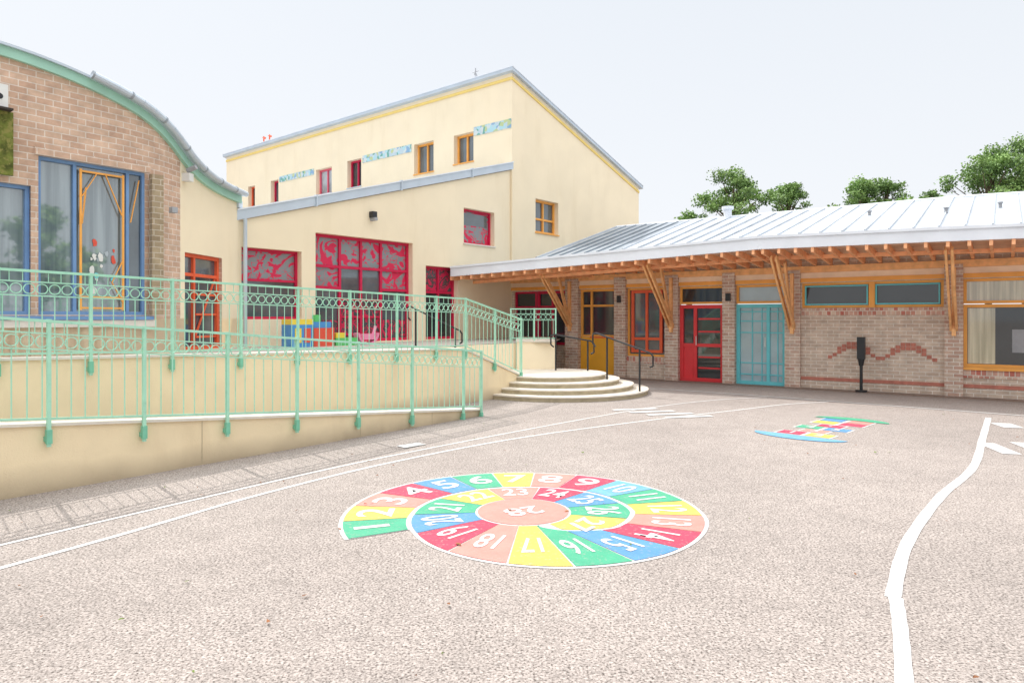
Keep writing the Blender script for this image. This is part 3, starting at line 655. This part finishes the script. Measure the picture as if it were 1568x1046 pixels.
c.face([top(E[0]),top(f0),C0,FP.pt(-2.87,0,3.27)],'zinc_dk'); c.face([top(f0),R0,(3.0,26.1,3.6),C0],'zinc_dk')
for a,b in ((R0,R1),(R1,R2),(R2,R3),(R3,R4)):
    c.tube(a,b,.05,'zinc_lt',8)
    c.face([a,b,(b[0]+bx*6,b[1]+by*6,3.6),(a[0]+bx*6,a[1]+by*6,3.6)],'roof')
c.tube(top(f0),R0,.04,'zinc_dk',8)
for (f,k) in ((1.55,.5),(2.0,.42),(2.25,.5)):
    e=elerp(f); p=Vector(top(e)).lerp(Vector(ridge(e)),k); c.tube(p,p+Vector((0,0,.1)),.035,'grey',8); c.tube(p+Vector((0,0,.1)),p+Vector((0,0,.13)),.055,'grey',8)
p=Vector(R0).lerp(Vector(R1),.62); c.tube(p-Vector((0,0,.2)),p+Vector((0,0,.25)),.12,'zinc_lt',10); c.tube(p+Vector((0,0,.25)),p+Vector((0,0,.34)),.18,'zinc_lt',10)
c.done()
c=MB('canopy_timber',CW)
def wallproj(x,y): return x*(-.585)+(y-22.5)*(-.811)
f=0.0
Fs=[]
while f<3.98:
    i=int(f); L_=math.hypot(E[i+1][0]-E[i][0],E[i+1][1]-E[i][1]); Fs.append(f); f+=.36/L_
for f in Fs:
    e=elerp(f); d=wallproj(e[0],e[1])
    a=Vector((e[0]+bx*.02,e[1]+by*.02,e[2]-.035)); b=Vector((e[0]+bx*(d+.02),e[1]+by*(d+.02),3.12))
    if e[0]<1.0: b.z=3.05
    c.beam(a,b,.06,.15,'wood_or')
for f in [i*.1 for i in range(40)]:
    e=elerp(f);g_=elerp(f+.1)
    d0,d1=wallproj(e[0],e[1]),wallproj(g_[0],g_[1])
    c.face([(e[0]+bx*.01,e[1]+by*.01,e[2]+.12),(g_[0]+bx*.01,g_[1]+by*.01,g_[2]+.12),(g_[0]+bx*d1,g_[1]+by*d1,3.24),(e[0]+bx*d0,e[1]+by*d0,3.24)],'soffit')
    o=1.0
    c.beam((e[0]+bx*o,e[1]+by*o,e[2]-.14),(g_[0]+bx*o,g_[1]+by*o,g_[2]-.14),.07,.09,'wood_or')
for s in (-.35,2.3,5.6,8.82,12.25,15.6):
    for ds in (-.055,.055):
        c.beam(FR.pt(s+ds,.14,1.50),FR.pt(s+ds,1.85,3.16),.045,.13,'wood')
    c.beam(FR.pt(s,.20,1.62),FR.pt(s,.85,3.10),.05,.11,'wood')
    c.box(FR,s-.04,s+.04,.12,.22,1.35,2.87,'wood')
c.done()

b=MB('black_padded_post'); q=FR.pt(10.42,.35,0)
b.tube((q[0],q[1],0),(q[0],q[1],.05),.13,'black',14); b.tube((q[0],q[1],.05),(q[0],q[1],.85),.035,'black',10)
b.box(Fr((q[0],q[1]),FR.d,FR.n),-.085,.085,-.06,.06,.78,1.30,'black'); b.tube((q[0],q[1],.62),(q[0],q[1],.78),.05,'black',12,r1=.075); b.done()

t=MB('toy_play_kitchen'); z=1.10
t.box(FP,-8.9,-8.35,.7,1.1,z,z+.5,'toy_blue');t.box(FP,-8.9,-8.35,.7,1.1,z+.501,z+.62,'toy_yellow');t.box(FP,-8.3,-7.75,.7,1.05,z,z+.42,'toy_red');t.box(FP,-8.28,-7.8,.72,1.0,z+.421,z+.56,'toy_blue')
t.box(FP,-8.82,-8.66,1.1,1.11,z+.1,z+.42,'toy_yellow');t.box(FP,-8.58,-8.42,1.1,1.11,z+.1,z+.42,'toy_red');t.tube(FP.pt(-8.1,.85,z+.56),FP.pt(-8.1,.85,z+.72),.1,'toy_green',12)
t.box(FP,-7.7,-7.1,.75,1.05,z,z+.18,'toy_green');t.box(FP,-7.66,-7.4,.8,1.0,z+.181,z+.3,'toy_yellow');t.done()
t=MB('pink_rocking_toy')
for i in range(8):
    a0=math.pi*(i/8);a1=math.pi*((i+1)/8)
    t.beam(FP.pt(-6.7+.3*math.cos(a0),.9,z+.28-.26*math.sin(a0)),FP.pt(-6.7+.3*math.cos(a1),.9,z+.28-.26*math.sin(a1)),.2,.05,'toy_pink')
t.box(FP,-6.85,-6.5,.8,1.0,z+.12,z+.26,'toy_pink');t.tube(FP.pt(-6.5,.9,z+.2),FP.pt(-6.42,.9,z+.45),.04,'toy_pink',8);t.done()

# ---------------------------------------------------------------- trees
def tree(x,y,topz,rad,ch,seed,nl=7000,ls=.20):
    """tapered trunk, limbs, and leaf cards clumped around ~34 branch ends (dome-shaped crown)"""
    rd=random.Random(seed); T_=MB('broadleaf_tree')
    base=topz-ch; T_.tube((x,y,0),(x,y,base+.6),.24,'bark',8,r1=.15)
    cl=[]
    for i in range(34):
        a=rd.uniform(0,6.28);h_=rd.random()**.7; rr=rad*math.sqrt(max(0,1-(h_*1.0)**2.6))*rd.uniform(.2,1.08)
        r_=rd.uniform(.30,.68)*(rad/2.4)
        c_=(x+math.cos(a)*rr,y+math.sin(a)*rr,base+.3+h_*(ch-.8)*rd.uniform(.88,1.04)); cl.append((c_,r_))
        T_.tube((x,y,min(base+h_*ch*.45,c_[2]-.2)),c_,.06,'bark',5,r1=.015)
    T_.tube((x,y,base+.6),(x,y,topz-.6),.15,'bark',6,r1=.03)
    wts=[r_**2 for c_,r_ in cl]
    pick=rd.choices(cl,wts,k=nl)
    for (c_,r_) in pick:
        v=Vector((rd.gauss(0,1),rd.gauss(0,1),rd.gauss(0,1))).normalized()*r_*rd.random()**.4*rd.choice((1,1,1.15,1.45))
        v.z*=.7
        p=Vector(c_)+v; a=Vector((rd.gauss(0,1),rd.gauss(0,1),rd.gauss(0,1))).normalized(); b_=a.cross(Vector((rd.gauss(0,1),rd.gauss(0,1),rd.gauss(0,1)))).normalized()
        s_=ls*rd.uniform(.5,1.15)
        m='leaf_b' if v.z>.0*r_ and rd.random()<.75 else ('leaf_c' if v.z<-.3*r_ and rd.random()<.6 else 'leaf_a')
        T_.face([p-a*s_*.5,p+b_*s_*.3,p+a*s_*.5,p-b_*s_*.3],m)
    T_.done()
tree(14.6,45,11.8,2.7,5.0,1,9000)
tree(18.2,45,11.0,1.9,4.0,2,5000)
tree(12.2,47,9.6,1.8,3.4,9,3800)
tree(22.9,45,11.1,2.3,4.2,3,7000)
tree(25.2,46,11.3,2.1,4.2,8,6000)
tree(28.2,46,10.7,1.1,3.0,4,2300)
tree(31.4,45,13.2,3.2,6.5,5,12000)
tree(34.6,46,13.9,3.2,6.5,6,10500)
tree(17.5,2.5,7.2,2.4,4.8,11,6000,.3)
tree(24,-5,9.0,3.0,6.0,12,6000,.3)
tree(19,-9,8.0,3.0,5.5,13,5000,.3)

# ---------------------------------------------------------------- light
SUN=math.radians(50)
sd=Vector((-.66,.75,0)).normalized()*math.cos(SUN)+Vector((0,0,math.sin(SUN)))
li=bpy.data.lights.new('sun','SUN'); li.energy=3.3; li.angle=math.radians(.6); li.color=(1,.96,.90)
so=bpy.data.objects.new('sun',li); col.objects.link(so); so.rotation_euler=sd.to_track_quat('Z','Y').to_euler(); so.location=(-20,25,40)
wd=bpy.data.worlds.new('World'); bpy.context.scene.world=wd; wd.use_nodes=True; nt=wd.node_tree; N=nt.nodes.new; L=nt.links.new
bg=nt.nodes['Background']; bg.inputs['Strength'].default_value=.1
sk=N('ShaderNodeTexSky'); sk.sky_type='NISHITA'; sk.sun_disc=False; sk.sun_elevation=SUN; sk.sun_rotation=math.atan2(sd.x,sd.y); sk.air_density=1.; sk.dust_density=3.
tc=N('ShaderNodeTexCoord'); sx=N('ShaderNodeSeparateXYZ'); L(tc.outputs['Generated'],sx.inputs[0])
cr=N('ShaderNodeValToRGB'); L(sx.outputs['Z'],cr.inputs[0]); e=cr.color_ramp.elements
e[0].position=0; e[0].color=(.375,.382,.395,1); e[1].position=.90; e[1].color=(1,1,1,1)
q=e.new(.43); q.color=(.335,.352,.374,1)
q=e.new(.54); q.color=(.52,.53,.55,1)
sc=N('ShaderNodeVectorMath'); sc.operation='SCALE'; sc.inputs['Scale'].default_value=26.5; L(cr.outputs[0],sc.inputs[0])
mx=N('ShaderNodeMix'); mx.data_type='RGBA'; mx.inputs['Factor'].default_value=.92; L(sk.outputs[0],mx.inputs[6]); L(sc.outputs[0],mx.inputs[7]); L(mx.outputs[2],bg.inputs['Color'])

# ---------------------------------------------------------------- camera
cd=bpy.data.cameras.new('camera'); co=bpy.data.objects.new('camera',cd); col.objects.link(co)
cd.lens=24; cd.sensor_width=36; cd.shift_y=-36/1568; cd.clip_end=1000
co.location=(0,0,1.75); co.rotation_euler=(math.pi/2,0,0)
sc_=bpy.context.scene; sc_.camera=co
sc_.view_settings.view_transform='Standard'; sc_.view_settings.look='None'; sc_.view_settings.exposure=0
